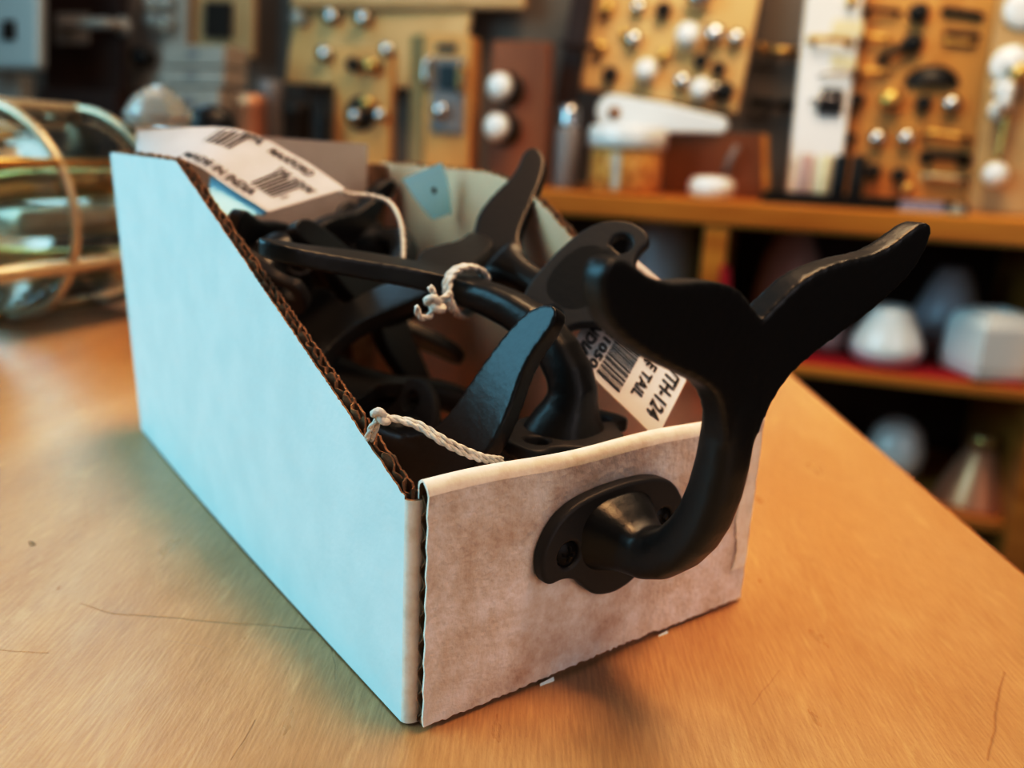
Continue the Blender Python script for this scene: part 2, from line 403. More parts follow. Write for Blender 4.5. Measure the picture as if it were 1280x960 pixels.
HG = heap('HG', 'black whale tail hook at the back, its round arm below the blue-lit tag')
HH = heap('HH', 'black whale tail hook deep in the dark right side of the box')
HI = heap('HI', 'black whale tail hook lying lowest in the front corner of the box')
HJ = heap('HJ', 'black whale tail hook with one fluke tip poking up left of the blue-lit tag')


HK = heap('HK', 'black whale tail hook in the shadow under the arm of the string-tied hook')
HL = heap('HL', 'black whale tail hook in the dark against the inside of the blue-lit side wall')

# ------------------------------------------------------------------ cardboard parts bin
W, LB, HB_, HF_ = .110, .2345, .1185, .0603
BIN = thing('parts_bin', (.055, .115, 0), 'open-fronted white cardboard parts box full of black hooks on the counter', 'box')
def bul(y, z, side):
    fy = max(0, min(1, y / LB)); fz = z / HB_
    return (-.0026 - .0043 * fy * fz - .0012 * math.sin(PI * fy) * (1 - fz)) if side < 0 else (W + .0005 + .0080 * fy * fz)
def ztop(y, side=-1):
    if side > 0: return min(.1185, .0557 + .527 * max(y, 0)) - .0030 * math.exp(-((y - .119) / .012) ** 2)
    return .0557 if y < 0 else (.0557 + (HB_ - .0557) * y / .1471 if y < .1471 else HB_)
def side_panel(side):
    mb = MB(); ys = [LB * i / 340 for i in range(341)]; nz = 14; rn = random.Random(3 + side)
    jit = [rn.uniform(-.0005, .0005) for _ in ys]; s = -1 if side < 0 else 1
    def sheet(off, th, mi_out, mi_in, jj, wavy=0, drop=0):
        outer = []; inner = []
        for i, y in enumerate(ys):
            co = []; ci = []
            for j in range(nz + 1):
                z = .0005 + (ztop(y, side) + jit[i] * jj - drop - .0005) * j / nz
                x = bul(y, z, side) - s * off + (wavy * math.sin(2 * PI * y / .0044 + 1.6 * math.sin(y * 130) + .9 * math.sin(y * 410)) if wavy else 0)
                co.append(V((x, y + .0054, z))); ci.append(V((x - s * th, y + .0054, z)))
            outer.append(co); inner.append(ci)
        mb.grid(outer, mi_out); mb.grid(inner, mi_in)
        mb.grid([[a[-1], b[-1]] for a, b in zip(outer, inner)], 1, False)
        mb.grid([outer[0], inner[0]], 1, False); mb.grid([outer[-1], inner[-1]], 1, False)
    sheet(0, .0005, 0, 1, .5)
    sheet(.0016, .0005, 1, 1, 2.4, .0008, -.0003)
    sheet(.0032, .0006, 1, 2, 1.2)
    if side < 0:                                 # the wall turns the front corner
        o = []; 
        for k in range(9):
            a = PI / 2 * k / 8; r = .0026
            o.append([V((bul(0, z, -1) + r - r * math.cos(a), .0054 - r * math.sin(a) * .8, z)) for z in [.0006 + (.0552 - .0006) * j / nz for j in range(nz + 1)]])
        o.append([p + V((.004, 0, 0)) for p in o[-1]])
        mb.grid(o, 3); i2 = [[p + V((.0006, .0006, 0)) for p in c] for c in o]
        mb.grid(i2, 1); mb.grid([[a[-1], b[-1]] for a, b in zip(o, i2)], 1, False)
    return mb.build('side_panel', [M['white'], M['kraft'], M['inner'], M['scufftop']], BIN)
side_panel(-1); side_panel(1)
def front_panel():
    mb = MB(); rn = random.Random(5); nx = 110; prof = []
    T = .0046
    for j in range(25): prof.append((0, .0012 + (HF_ - .0032 - .0012) * j / 24))
    for k in range(1, 9): a = PI * k / 8; prof.append((T / 2 - T / 2 * math.cos(a), HF_ - .0032 + .0030 * math.sin(a)))
    prof.append((T, .004))
    edge = [rn.uniform(-.0003, .0003) for _ in range(nx + 1)]
    def px(i): return W * i / nx
    G = []; G2 = []
    for i in range(nx + 1):
        x = px(i); bow = .0006 * math.sin(PI * i / nx); drop = edge[i] + (.0007 if 40 < i < 75 else 0) * rn.random()
        row = []
        for q, (y, z) in enumerate(prof):
            zz = z + (drop if q == 0 else 0); row.append(V((x + (.00018 * math.sin(z * 900 + 1) if i in (0, nx) else 0), y - bow * (z / HF_), zz + .0004 * math.sin(x * 120) * (z / HF_))))
        G.append(row); G2.append([p + V((0, .0006 if p.y < T / 2 else -.0006, -.0004 if p.z > HF_ - .004 else 0)) for p in row])
    a, b = G, G2
    n_face = 25
    mb.grid([r[:n_face] for r in a], 0); mb.grid([r[n_face - 1:] for r in a], 1); mb.grid(b, 2)
    mb.grid([a[0], b[0]], 3, False); mb.grid([a[-1], b[-1]], 3, False); mb.grid([[r[0], q[0]] for r, q in zip(a, b)], 3, False)
    zs = [.001 + (HF_ - .005) * k / 120 for k in range(121)]      # fluting seen on the open left edge
    wav = [[V((x, T / 2 - .0001 + .0009 * math.sin(2 * PI * z / .0062 + .5 * math.sin(z * 160)), z)) for z in zs] for x in (.0003, .03, .06, W - .0003)]
    mb.grid(wav, 2); mb.grid([[p + V((0, .0004, 0)) for p in r] for r in wav], 2); mb.grid([wav[0], [p + V((0, .0004, 0)) for p in wav[0]]], 2)
    return mb.build('front_panel', [M['scuff'], M['scufftop'], M['kraft'], M['scufftop']], BIN)
FP = front_panel()
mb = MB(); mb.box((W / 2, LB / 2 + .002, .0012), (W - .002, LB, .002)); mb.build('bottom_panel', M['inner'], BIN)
mb = MB(); mb.hexa([(-.0022, .2340, .0005), (W - .0005, .2340, .0005), (W + .0065, .2328, HB_ - .001), (-.0062, .2328, HB_ - .001)], V((0, .003, 0))); mb.build('back_panel', M['kraft'], BIN)
mb = MB(); mb.hexa([(.0000, .2318, .085), (.1029, .2318, .085), (.1032, .2312, .1268), (.0015, .2312, .1288)], V((0, .0008, 0))); tag(mb.build('back_flap', M['flap'], BIN), 'plain grey white card flap standing above the back')
# torn paper strip on the right of the front, and scraps along its bottom edge
mb = MB(); rn = random.Random(9); L_ = []; 
for i in range(40):
    f = i / 39; z = .012 + .042 * f; L_.append([V((.1030 + .0012 * math.sin(f * 11) + rn.uniform(-.0003, .0003) + .001 * f, -.0004, z)), V((.1093 + .0004 * math.sin(f * 17), -.0004, z))])
mb.grid(L_, 0); tag(mb.build('torn_paper_strip', M['scufftop'], BIN), 'paler torn strip down the right edge of the front')
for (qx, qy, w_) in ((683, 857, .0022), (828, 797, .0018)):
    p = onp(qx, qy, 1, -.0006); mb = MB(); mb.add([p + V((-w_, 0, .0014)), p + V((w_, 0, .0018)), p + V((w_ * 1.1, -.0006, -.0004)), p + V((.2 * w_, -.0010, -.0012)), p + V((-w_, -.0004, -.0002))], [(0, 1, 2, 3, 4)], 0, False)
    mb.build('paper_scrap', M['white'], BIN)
mb = MB()                                          # faint printed marks behind the hook arm
for body, x0, x1, z0, z1 in (('ii', .0722, .0735, .0450, .0482), ('M', .0745, .0760, .0452, .0480)):
    vs, fs = text_mesh(body); mb.add([V((x0 + u * (x1 - x0), -.00075, z0 + w * (z1 - z0))) for u, w in vs], fs, 0, False)
mb.build('printed_mark', M['greyink'], FP)

# ------------------------------------------------------------------ price tags
def sheet(bot, top):
    b = resample(spline(bot, 20), .0005); t = resample(spline(top, 20), .0005)
    def S(s, q, off=0.):
        def ev(c, f):
            x = max(0, min(.9999, f)) * (len(c) - 1); i = int(x); return c[i].lerp(c[min(i + 1, len(c) - 1)], x - i)
        p = ev(b, s).lerp(ev(t, s), q)
        if off:
            d = (ev(b, min(1, s + .02)) - ev(b, max(0, s - .02))); e = ev(t, s) - ev(b, s); n = d.cross(e).normalized()
            if n.dot(CAM - p) < 0: n = -n
            p = p + n * off
        return p
    return S
def price_tag(name, S, label, rows, bars, paper=M['paper'], n=30, group=None, bs=1.2):
    o = thing(name, S(.5, .5), label, 'tag', group)
    mb = MB(); mb.grid([[S(i / n, j / 10) for j in range(11)] for i in range(n + 1)]); mb.grid([[S(i / n, j / 10, -.0003) for j in range(11)] for i in range(n + 1)])
    mb.build('tag_card', paper, o)
    mb = MB()
    for body, s0, s1, q0, q1 in rows:
        vs, fs = text_mesh(body, bold=.02); mb.add([S(s0 + u * (s1 - s0), q0 + w * (q1 - q0), .00025) for u, w in vs], fs, 0, False)
    if rows: mb.build('print', M['ink'], o)
    rn = random.Random(len(name) + len(rows))
    for s0, s1, q0, q1 in bars:
        mb = MB(); s = s0
        while s < s1:
            w = rn.choice((.005, .008, .012)) * bs
            mb.grid([[S(s + w * k, q0 + (q1 - q0) * j / 6, .00025) for j in range(7)] for k in (0, 1)]); s += w + rn.choice((.008, .011, .014)) * bs
        mb.build('barcode', M['ink'], o)
    return o
S1 = sheet([onp(170, 190, 1, .222), onp(235, 201, 1, .190), onp(285, 233, 1, .170), onp(335, 265, 1, .150)],
           [onp(172, 163, 1, .2255), onp(290, 160, 1, .200), onp(370, 195, 1, .175), onp(432, 236, 1, .150)])
T1 = price_tag('price_tag', S1, 'long white price label with barcodes over the back left rim, MADE IN INDIA', [('MADE IN INDIA', .36, .84, .06, .19), ('WHL', .46, .57, .84, .98), ('MAXFORD', .62, .86, .80, .93), ('TAIL HOOK', .74, .97, .58, .70), ('0', .93, .945, .28, .38)],
               [(.36, .49, .52, .92), (.76, .90, .22, .58)], M['greypaper'])
mb = MB(); cord(mb, [onp(425, 240, 1, .150), onp(440, 243, 1, .150), onp(465, 245, 1, .147), onp(487, 253, 1, .142), onp(499, 273, 1, .134), onp(504, 300, 1, .127), onp(504, 332, 1, .120)], .0011, .006); mb.build('string', M['cord'], T1)
S1b = sheet([onp(262, 238, 1, .176), onp(275, 266, 1, .160), onp(330, 268, 1, .153)], [onp(262, 220, 1, .186), onp(300, 236, 1, .172), onp(345, 255, 1, .158)])
price_tag('price_tag', S1b, 'blue-lit tag edge peeping out under the long white price label', [], [], M['bluelitpaper'])
S2 = sheet([V((.1007, .050, .0984)), V((.087, .0475, .0845)), V((.0735, .045, .0705))], [V((.1090, .0215, .0800)), V((.0940, .0165, .0660)), V((.0795, .0120, .0525))])
price_tag('price_tag', S2, 'white price tag with barcode, TAIL and 124, behind the upright hook', [('MADE IN INDIA', .12, .94, .07, .17), ('0 21050', .48, .95, .21, .29), ('WHALE TAIL', .26, .88, .64, .74), ('WTH-124', .42, .90, .82, .95), ('S', .55, .62, .60, .67)],
          [(.45, .95, .31, .56)])
S3 = sheet([onp(503, 224, 1, .172), onp(520, 250, 1, .170), onp(541, 275, 1, .168)], [onp(552, 203, 1, .168), onp(561, 230, 1, .167), onp(565, 268, 1, .166)])
T3 = price_tag('price_tag', S3, 'small plain tag tinted by blue window light at the back right of the box', [('8', .38, .50, .50, .62)], [], M['bluelitpaper'])

# ------------------------------------------------------------------ tie strings
mb = MB()
c = HB.matrix_basis @ V((0, -.0342, .0385)); ax = HB.matrix_basis.to_3x3()
ring = [c + ax @ V((.0082 * math.cos(a), .0072 * math.sin(a), .0012 * math.sin(a * 2))) for a in [2 * PI * i / 14 for i in range(15)]]
cord(mb, ring, .0012); cord(mb, [p + ax @ V((0, 0, .0016)) for p in ring], .0012)
k0 = onp(543, 380, 1, c.y - .010); knot(mb, k0, .0026, .0012)
cord(mb, [ring[7], k0 + V((.004, 0, .002)), k0], .0012)
cord(mb, [k0, k0 + V((-.002, -.001, -.003)), k0 + V((-.005, -.001, -.0030)), k0 + V((-.0062, -.001, .0004))], .0012)
cord(mb, [k0, k0 + V((-.0005, -.0006, .003)), k0 + V((-.002, 0, .0052))], .0012)
str_on(HB, mb)
mb = MB(); k1 = onp(476, 520, 1, .018)
cord(mb, [k1, onp(520, 528, 1, .014), onp(560, 551, 1, .0085), onp(600, 569, 1, .0072), onp(628, 574, 1, .010)], .00085)
cord(mb, [k1, onp(518, 532, 1, .013), onp(557, 556, 1, .0082), onp(598, 574, 1, .0070), onp(628, 577, 1, .010)], .00085)
cord(mb, [k1, onp(464, 533, 1, .020), onp(458, 550, 1, .022)], .0008); cord(mb, [k1, onp(470, 536, 1, .020), onp(463, 552, 1, .022)], .0008)
knot(mb, k1, .0019, .0009); str_on(HA, mb)
mb = MB(); c = onp(372, 303, 1, .1115)
ax2 = (HE.matrix_basis.to_3x3())
ce = HE.matrix_basis @ V((0, -.0258, .0095)); tdir = V((0, -.6, .8))
e = ax2 @ Matrix.Rotation(R(35), 3, 'X')
ring = [ce + e @ V((.0075 * math.cos(a), .0075 * math.sin(a), 0)) for a in [2 * PI * i / 16 for i in range(17)]]
cord(mb, ring, .0006); k2 = onp(350, 306, 1, .112); knot(mb, k2, .0014, .0006)
cord(mb, [k2, onp(340, 312, 1, .111), onp(328, 306, 1, .110), onp(322, 300, 1, .11)], .0006); str_on(HE, mb)

# ------------------------------------------------------------------ counter table
TA = R(52.3); GX = V((math.cos(TA), math.sin(TA), 0)); GY = V((-math.sin(TA), math.cos(TA), 0))
T0 = V((.2119, -.0371, 0))                       # a point of its right edge
Rt = Matrix((GX, GY, UP)).transposed()
def tl(px, py): q = onp(px, py, 2, 0) - T0; return q.dot(GX), q.dot(GY)
segs = []
for a, b, w, amt in (((100, 755), (140, 768), .0004, .5), ((140, 768), (405, 787), .00042, .62), ((0, 812), (60, 816), .0004, .45), ((210, 800), (265, 812), .0003, .35), ((290, 950), (320, 900), .00035, .5),
                     ((412, 800), (420, 850), .0003, .35), ((105, 620), (108, 660), .0004, .3), ((38, 678), (43, 681), .0010, .95), ((1255, 840), (1235, 950), .0006, .6), ((255, 670), (150, 640), .0003, .2), ((940, 880), (975, 838), .0004, .4)):
    segs.append((*tl(*a), *tl(*b), w * .8, amt * (.6 if amt < .9 else 1)))
TABLE = thing('counter_table', T0 + V((0, 0, -.9)), 'scratched honey maple shop counter the white box stands on', 'table')
bm_ = MB()
bm_.box((-.16, .60, -.018), (1.30 * 0 + 1.32, 1.2, .036))
to = bpy.data.objects.new('table_top', bm_.mesh('table_top', table_material(segs))); COL.objects.link(to); to.parent = TABLE
to.matrix_parent_inverse = TABLE.matrix_basis.inverted(); to.matrix_basis = M4(T0, Rt)
bv = to.modifiers.new('bevel', 'BEVEL'); bv.width = .004; bv.segments = 3
mb = MB(); cc = T0 + GX * -.16 + GY * .62 + V((0, 0, -.468)); mb.box(cc, (1.22, 1.1, .864), Rt); mb.build('table_cabinet', M['cherry'], TABLE)

# ------------------------------------------------------------------ things on the table behind the box
# brass framed glass lantern on its side
LA = V((math.cos(R(33)), math.sin(R(33)), 0)); LN = V((math.sin(R(33)), -math.cos(R(33)), 0)); lr = .068
LC = V((-.014, .512, lr + .004))
LAN = thing('glass_lantern', LC - V((0, 0, lr)), 'brass-framed clear glass lantern lying on its side left of the box', 'lantern')
def lp(s, a, r=lr): return LC + LA * s + (LN * math.cos(a) + UP * math.sin(a)) * r
for s0, r_ in ((-.012, .0032), (.062, .0032), (-.100, .0032)):
    mb = MB(); mb.tube([lp(s0, 2 * PI * k / 48) for k in range(48)], r_, 10, closed=True); mb.build('ring', M['gold'], LAN)
for a in (95, 155, 215, 270, 335, 30):
    mb = MB(); A = lp(-.14, R(a)); B = lp(.066, R(a)); mb.tube([A, A.lerp(B, .5), B], .0048 if a in (335, 95) else .0032, 12); mb.build('bar', M['gold'] if a in (335, 95) else M['brass'], LAN)
mb = MB(); mb.lathe([(lr - .006, -.14), (lr - .006, .062), (lr - .008, .062), (lr - .008, -.14), (lr - .006, -.14)], M4(LC, frame_z(LA)), 48, cap=False); mb.build('glass_cylinder', M['glass'], LAN)
for i, (dz, dn, m) in enumerate(((.012, -.012, 'brass'), (-.006, .004, 'gold'), (-.030, -.010, 'brass'))):
    mb = MB(); A = LC + V((0, 0, dz)) + LN * dn + LA * -.02; B = A + LA * .075; mb.tube([A, A.lerp(B, .5), B], .0085, 14); mb.build('candle_sleeve', M[m], LAN)
# crystal finial on a post
fp = onp(200, 165, 1, .50); 
CF = thing('crystal_finial', (fp.x, fp.y, 0), 'faceted clear crystal knob on a brass post behind the back left corner of the box', 'knob')
mb = MB(); mb.lathe([(.022, 0), (.022, .004), (.006, .010), (.004, .09), (.010, fp.z - .003), (.014, fp.z), (.010, fp.z + .003)], M4((fp.x, fp.y, 0)), 24); mb.build('post', M['brass'], CF)
mb = MB(); mb.lathe([(.010, .000), (.022, .004), (.024, .011), (.017, .022), (.008, .029), (.003, .031)], M4((fp.x, fp.y, fp.z)), 8, smooth=False); mb.build('crystal', M['crystal'], CF)
fp = onp(264, 165, 1, .62)
mb = MB(); mb.lathe([(.021, 0), (.022, .005), (.008, .02), (.008, .09), (.020, fp.z - .01), (.022, fp.z + .004), (.018, fp.z + .015), (.008, fp.z + .021), (.001, fp.z + .022)], M4((fp.x, fp.y, 0)), 28)
single('door_knob', mb, M['black'], 'black domed knob on a short stand behind the box, right of the crystal', 'knob')

# ------------------------------------------------------------------ back counter with open shelves
DC, DW = 1.55, 2.02; ZC = .062
BC = thing('shelf_counter', bk(.9, DC + .2, -.9), 'orange varnished counter with open shelves along the back wall', 'counter')
RB = Matrix((TB, NB, UP)).transposed()
def bbox(t0, t1, d0, d1, z0, z1): return bk((t0 + t1) / 2, (d0 + d1) / 2, (z0 + z1) / 2), (t1 - t0, d1 - d0, z1 - z0)
def slab(name, t0, t1, d0, d1, z0, z1, m, parent, bevel=.003):
    mb = MB(); mb.box(*bbox(t0, t1, d0, d1, z0, z1), RB); return mb.build(name, m, parent, bevel)
slab('counter_top', -.95, 2.7, DC, DW - .005, ZC - .046, ZC, M['oak'], BC, .006)
slab('shelf', -.95, 2.7, DC + .01, DW - .03, -.238, -.216, M['oak'], BC)
slab('shelf', -.95, 2.7, DC + .04, DW - .03, -.492, -.468, M['oak'], BC)
slab('back_board', -.95, 2.7, DW - .03, DW - .012, -.9, ZC - .046, M['interior'], BC)
slab('plinth', -.95, 2.7, DC + .05, DW - .03, -.9, -.80, M['walnut'], BC)
tdiv = (at(892, 320, DC) - bk(0, DC, 0)).dot(TB)
for t_ in (tdiv, tdiv + .9, tdiv + 1.75, -.48):
    slab('divider', t_ - .022, t_ + .022, DC + .004, DW - .03, -.80, ZC - .047, M['oak'], BC)

mb = MB(); mb.box((.8, .8, -.92), (9, 9, .04)); struct('floor', mb, M['floorm'])
mb = MB(); mb.box(*bbox(-2.5, 4.5, DW, DW + .05, -.9, 1.7), RB); struct('wall_back', mb, M['wallp'])

# ------------------------------------------------------------------ display boards
class Board:
    def __init__(s, name, label, quad, D, th, m, part='panel', bevel=.002, stand=True):
        if not isinstance(D, (list, tuple)): D = [D] * 4
        s.q = [at(x, y, d) for (x, y), d in zip(quad, D)]        # bl, br, tr, tl
        if stand: s.q[0].z = s.q[1].z = ZC + .0005
        s.n = (s.q[1] - s.q[0]).cross(s.q[3] - s.q[0]).normalized()
        if s.n.dot(CAM - s.q[0]) < 0: s.n = -s.n
        s.root = thing(name, (s.q[0] + s.q[1]) / 2, label, 'display board')
        mb = MB(); mb.hexa(s.q, -s.n * th); mb.build(part, m, s.root, bevel)
    def on(s, x, y, off=0):
        d = ray(x, y); return CAM + d * ((s.q[0] - CAM).dot(s.n) / d.dot(s.n)) + s.n * off
    def T(s, x, y): return M4(s.on(x, y), frame_z(s.n))
    def knob(s, x, y, rpx, m, name='knob'):
        p = s.on(x, y); r = rpx * (p - CAM).length / FPX
        mb = MB(); mb.lathe([(r * .75, 0), (r * .75, r * .15), (r * .38, r * .35), (r * .35, r * .8), (r * .9, r * 1.1), (r, r * 1.45), (r * .85, r * 1.8), (r * .45, r * 2.0), (r * .05, r * 2.05)], s.T(x, y), 20)
        return mb.build(name, m, s.root)
    def pull(s, x0, y0, x1, y1, m, wpx=5, name='bar_pull'):
        a, b = s.on(x0, y0), s.on(x1, y1); r = wpx / 2 * (a - CAM).length / FPX; h = s.n * r * 4; d = b - a
        mb = MB(); mb.tube(spline([a, a + h * .6 + d * .02, a + h + d * .12, a + h + d * .5, a + h + d * .88, b + h * .6 - d * .02, b], 5), r, 10)
        for p in (a, b): mb.lathe([(r * 1.7, 0), (r * 1.7, r * .5), (r, r * .8)], M4(p, frame_z(s.n)), 14)
        return mb.build(name, m, s.root)
    def rosette(s, x, y, rpx, m, name='rosette'):
        p = s.on(x, y); r = rpx * (p - CAM).length / FPX
        mb = MB(); mb.lathe([(r, 0), (r, r * .12), (r * .8, r * .25), (r * .3, r * .3)], s.T(x, y), 24); return mb.build(name, m, s.root)
    def plate(s, quad, m, th=.004, name='plate'):
        mb = MB(); mb.hexa([s.on(*p, th) for p in quad], -s.n * th * .95); return mb.build(name, m, s.root, .001)

KB = Board('knob_board', 'large honey board of cabinet knobs leaning on the wall, right of the dark post', [(713, 108), (922, 142), (962, -60), (742, -60)], [1.86, 1.90, 1.96, 1.92], .018, M['pale'], stand=False)
for x, y, r, m in ((759, 14, 8, 'brass'), (798, 13, 8, 'chrome'), (829, 18, 9, 'darkmetal'), (873, 2, 14, 'chrome'), (750, 63, 8, 'brass'), (792, 53, 9, 'chrome'), (859, 51, 14, 'porcelain'), (892, 48, 11, 'chrome'), (919, 52, 9, 'chrome'),
                   (829, 72, 7, 'brass'), (875, 80, 8, 'black'), (897, 90, 8, 'darkmetal'), (763, 97, 9, 'darkmetal'), (808, 94, 13, 'porcelain'), (852, 105, 9, 'chrome'), (875, 117, 13, 'porcelain'), (905, 118, 10, 'black'), (893, 112, 6, 'chrome'), (780, 45, 5, 'brass')):
    KB.knob(x, y, r, M[m])
PB = Board('pull_board', 'honey board of cup pulls, bar pulls and knobs at the right end of the counter', [(1046, 246), (1212, 250), (1262, -60), (1092, -60)], [1.84, 1.82, 1.86, 1.90], .018, M['maple'])
for x, y, r, m in ((1147, 21, 10, 'black'), (1140, 58, 10, 'black'), (1072, 127, 7, 'darkmetal'), (1112, 129, 12, 'brass'), (1153, 132, 8, 'black'), (1188, 133, 9, 'chrome'), (1063, 174, 6, 'darkmetal'), (1096, 175, 9, 'chrome'), (1132, 175, 9, 'chrome'),
                   (1090, 217, 9, 'darkmetal'), (1123, 221, 8, 'black'), (1133, 237, 7, 'brass')): PB.knob(x, y, r, M[m])
for a in ((1082, 14, 1124, 18, 'darkmetal', 5), (1178, 16, 1226, 24, 'darkmetal', 6), (1180, 44, 1222, 48, 'darkmetal', 5), (1178, 54, 1218, 58, 'brass', 5), (1080, 48, 1112, 52, 'brass', 5), (1104, 76, 1136, 58, 'black', 8), (1074, 92, 1110, 92, 'brass', 5),
          (1156, 168, 1208, 176, 'brass', 7), (1158, 197, 1204, 200, 'darkmetal', 9), (1157, 221, 1204, 226, 'gold', 6)): PB.pull(*a[:4], M[a[4]], a[5])
# the big black half-round cup pull
p = PB.on(1165, 98); rr = 29 * (p - CAM).length / FPX; Fz = frame_z(PB.n); mb = MB()
mb.grid([[p + Fz @ V((rr * math.cos(t) * q, rr * .8 * math.sin(t) * q - rr * .3, rr * .5 * math.sqrt(max(0, 1 - q * q)))) for q in [j / 8 for j in range(9)]] for t in [PI * i / 20 for i in range(21)]]); mb.build('cup_pull', M['black'], PB.root)
WB = Board('pull_stand', 'upright white panel with short pulls standing left of the honey pull board', [(984, 240), (1048, 240), (1086, -50), (1014, -50)], [1.78, 1.80, 1.86, 1.84], .02, M['porcelain'])
WB.pull(1014, 50, 1062, 55, M['brass'], 6); WB.plate([(1036, 84), (1068, 88), (1070, 72), (1040, 68)], M['cream']); WB.plate([(1036, 43), (1076, 47), (1080, 26), (1042, 24)], M['cream']); WB.pull(1026, 92, 1066, 93, M['chrome'], 4)
WB.plate([(1020, 142), (1050, 144), (1053, 114), (1026, 112)], M['black'], .012, 'latch'); WB.pull(1016, 124, 1046, 126, M['chrome'], 5); WB.knob(1062, 3, 6, M['brass'])
RBd = Board('handle_board', 'brown door panel with white porcelain handles at the far right end of the counter', [(1212, 254), (1400, 262), (1420, -60), (1256, -60)], [1.73, 1.71, 1.75, 1.77], .022, M['tan'])
RBd.rosette(1263, 82, 19, M['porcelain']); RBd.rosette(1282, 12, 20, M['porcelain']); RBd.knob(1263, 82, 9, M['porcelain']); RBd.pull(1256, 112, 1250, 138, M['porcelain'], 13, 'grip'); RBd.pull(1258, 140, 1244, 205, M['brass'], 6, 'rod'); RBd.knob(1241, 220, 13, M['porcelain']); RBd.knob(1272, 95, 10, M['brass']) 

BA = Board('knob_board', 'wide pale board with a row of glass knobs behind the smaller sample boards', [(356, 104), (572, 112), (590, 14), (368, 6)], [1.95, 1.93, 1.95, 1.97], .015, M['pale'], stand=False)
for x, y, m in ((380, 26, 'crystal'), (420, 24, 'chrome'), (459, 26, 'chrome'), (412, 70, 'chrome')): BA.knob(x, y, 9, M[m])
def block(name, label, quad, D, dz, m):
    return Board(name, label, quad, D, dz, m, 'board', .004)
BB = block('lock_sample_board', 'honey block with a dark round rosette and small knobs, leftmost of the three sample blocks', [(414, 232), (487, 236), (490, 62), (418, 60)], 1.74, .03, M['maple'])
BB.rosette(452, 142, 19, M['darkmetal']); BB.knob(463, 131, 8, M['brass']); BB.knob(448, 146, 8, M['chrome']); BB.knob(479, 145, 8, M['chrome']); BB.knob(468, 84, 9, M['brass']); BB.knob(446, 82, 8, M['darkmetal']); BB.knob(502 - 14, 64, 8, M['chrome'])
BCk = block('lock_sample_board', 'tall pale block with a mortise lock set in it, middle of the three sample blocks', [(528, 236), (586, 238), (590, 44), (530, 42)], 1.68, .06, M['maple'])
mb = MB(); mb.hexa([at(510, 236, 1.73), at(528, 236, 1.68), at(530, 42, 1.68), at(513, 46, 1.73)], NB * .004); [setattr(v, 'z', max(v.z, ZC + .0005)) for v in mb.v]; mb.build('board_side', M['tan'], BCk.root)
BCk.plate([(540, 166), (580, 168), (582, 74), (540, 72)], M['grey'], .006, 'lock_case'); BCk.plate([(550, 112), (571, 113), (572, 82), (551, 81)], M['black'], .009, 'keyhole'); BCk.plate([(546, 163), (574, 164), (574, 124), (546, 123)], M['grey'], .009, 'lock_plate'); BCk.pull(537, 106, 538, 76, M['chrome'], 7); BCk.knob(555, 139, 9, M['chrome']); BCk.pull(577, 114, 579, 84, M['brass'], 5); BCk.plate([(546, 64), (570, 65), (571, 56), (547, 55)], M['darkmetal'], .003, 'slot')
BD = block('lock_sample_board', 'red brown block with two white round knobs, rightmost of the three sample blocks', [(608, 240), (684, 242), (688, 52), (614, 50)], 1.72, .03, M['cherry'])
for x, y in ((632, 111), (628, 160)): BD.rosette(x + 3, y + 1, 19, M['darkmetal']); BD.knob(x, y, 16, M['porcelain'])

# far left display: pale board with glass knobs, tan board with a lock, dark cabinet with lever
BL = Board('knob_board', 'grey board with four small glass knobs at the far left of the back wall', [(150, 112), (232, 112), (236, -60), (152, -60)], 1.9, .02, M['boxgrey'], stand=False)
for x, y in ((197, 4), (213, 5), (198, 27), (214, 31)): BL.knob(x, y, 8, M['crystal'])
BL.knob(188, 73, 11, M['black'])
BT = Board('lock_board', 'tan board with a dark lock plate next to the four glass knobs', [(236, 70), (316, 72), (318, -60), (238, -60)], 1.93, .02, M['tan'], stand=False)
BT.plate([(259, 46), (290, 47), (291, 4), (260, 3)], M['darkmetal'], .012, 'lock_plate')
BR_ = Board('lever_board', 'dark brown door sample with a grey lever handle at the far left', [(56, 128), (150, 126), (150, -60), (56, -60)], 1.80, .03, M['walnut'], stand=False)
BR_.plate([(72, 56), (112, 56), (113, 17), (72, 17)], M['boxgrey'], .008, 'escutcheon'); BR_.pull(92, 36, 155, 33, M['boxgrey'], 11, 'lever')
BE = Board('switch_plate', 'large grey white enamel plate with a dark keyhole in the top left corner', [(-60, 88), (48, 88), (48, -60), (-60, -60)], 1.62, .03, M['dullwhite'], 'plate', .012, stand=False)
BE.plate([(3, 50), (20, 50), (19, 26), (4, 26)], M['darkmetal'], .003, 'keyhole')
mb = MB(); mb.hexa([at(-30, 170, 1.75), at(24, 170, 1.75), at(24, 92, 1.75), at(-30, 92, 1.75)], NB * .05); single('display_post', mb, M['dullwhite'], 'grey white block under the enamel plate at the left edge', 'post', bevel=.004)
def carton(x0, y0, x1, y1, D, dep, label, m='boxgrey'):
    q = [at(x0, y1, D), at(x1, y1, D), at(x1, y0, D), at(x0, y0, D)]
    o = thing('small_carton', (q[0] + q[1]) / 2, label, 'box', 'grey cartons stacked on the back counter')
    mb = MB(); mb.hexa(q, NB * dep); mb.build('carton', M[m], o, .003)
    mb = MB(); c_ = q[0].lerp(q[2], .5); c_ = c_.lerp(q[3].lerp(q[2], .5), .15)
    d = (q[1] - q[0]) * .10; u = (q[3] - q[0]) * .14; off = -NB * .001
    mb.add([c_ - d - u + off, c_ + d - u + off, c_ + d + u + off, c_ - d + u + off], [(0, 1, 2, 3)], 0, False); mb.build('card_slot', M['grey'], o)
    return o
carton(203, 56, 281, 83, 1.72, .09, 'grey carton with a card slot, topmost of the stack left of the pale knob board')
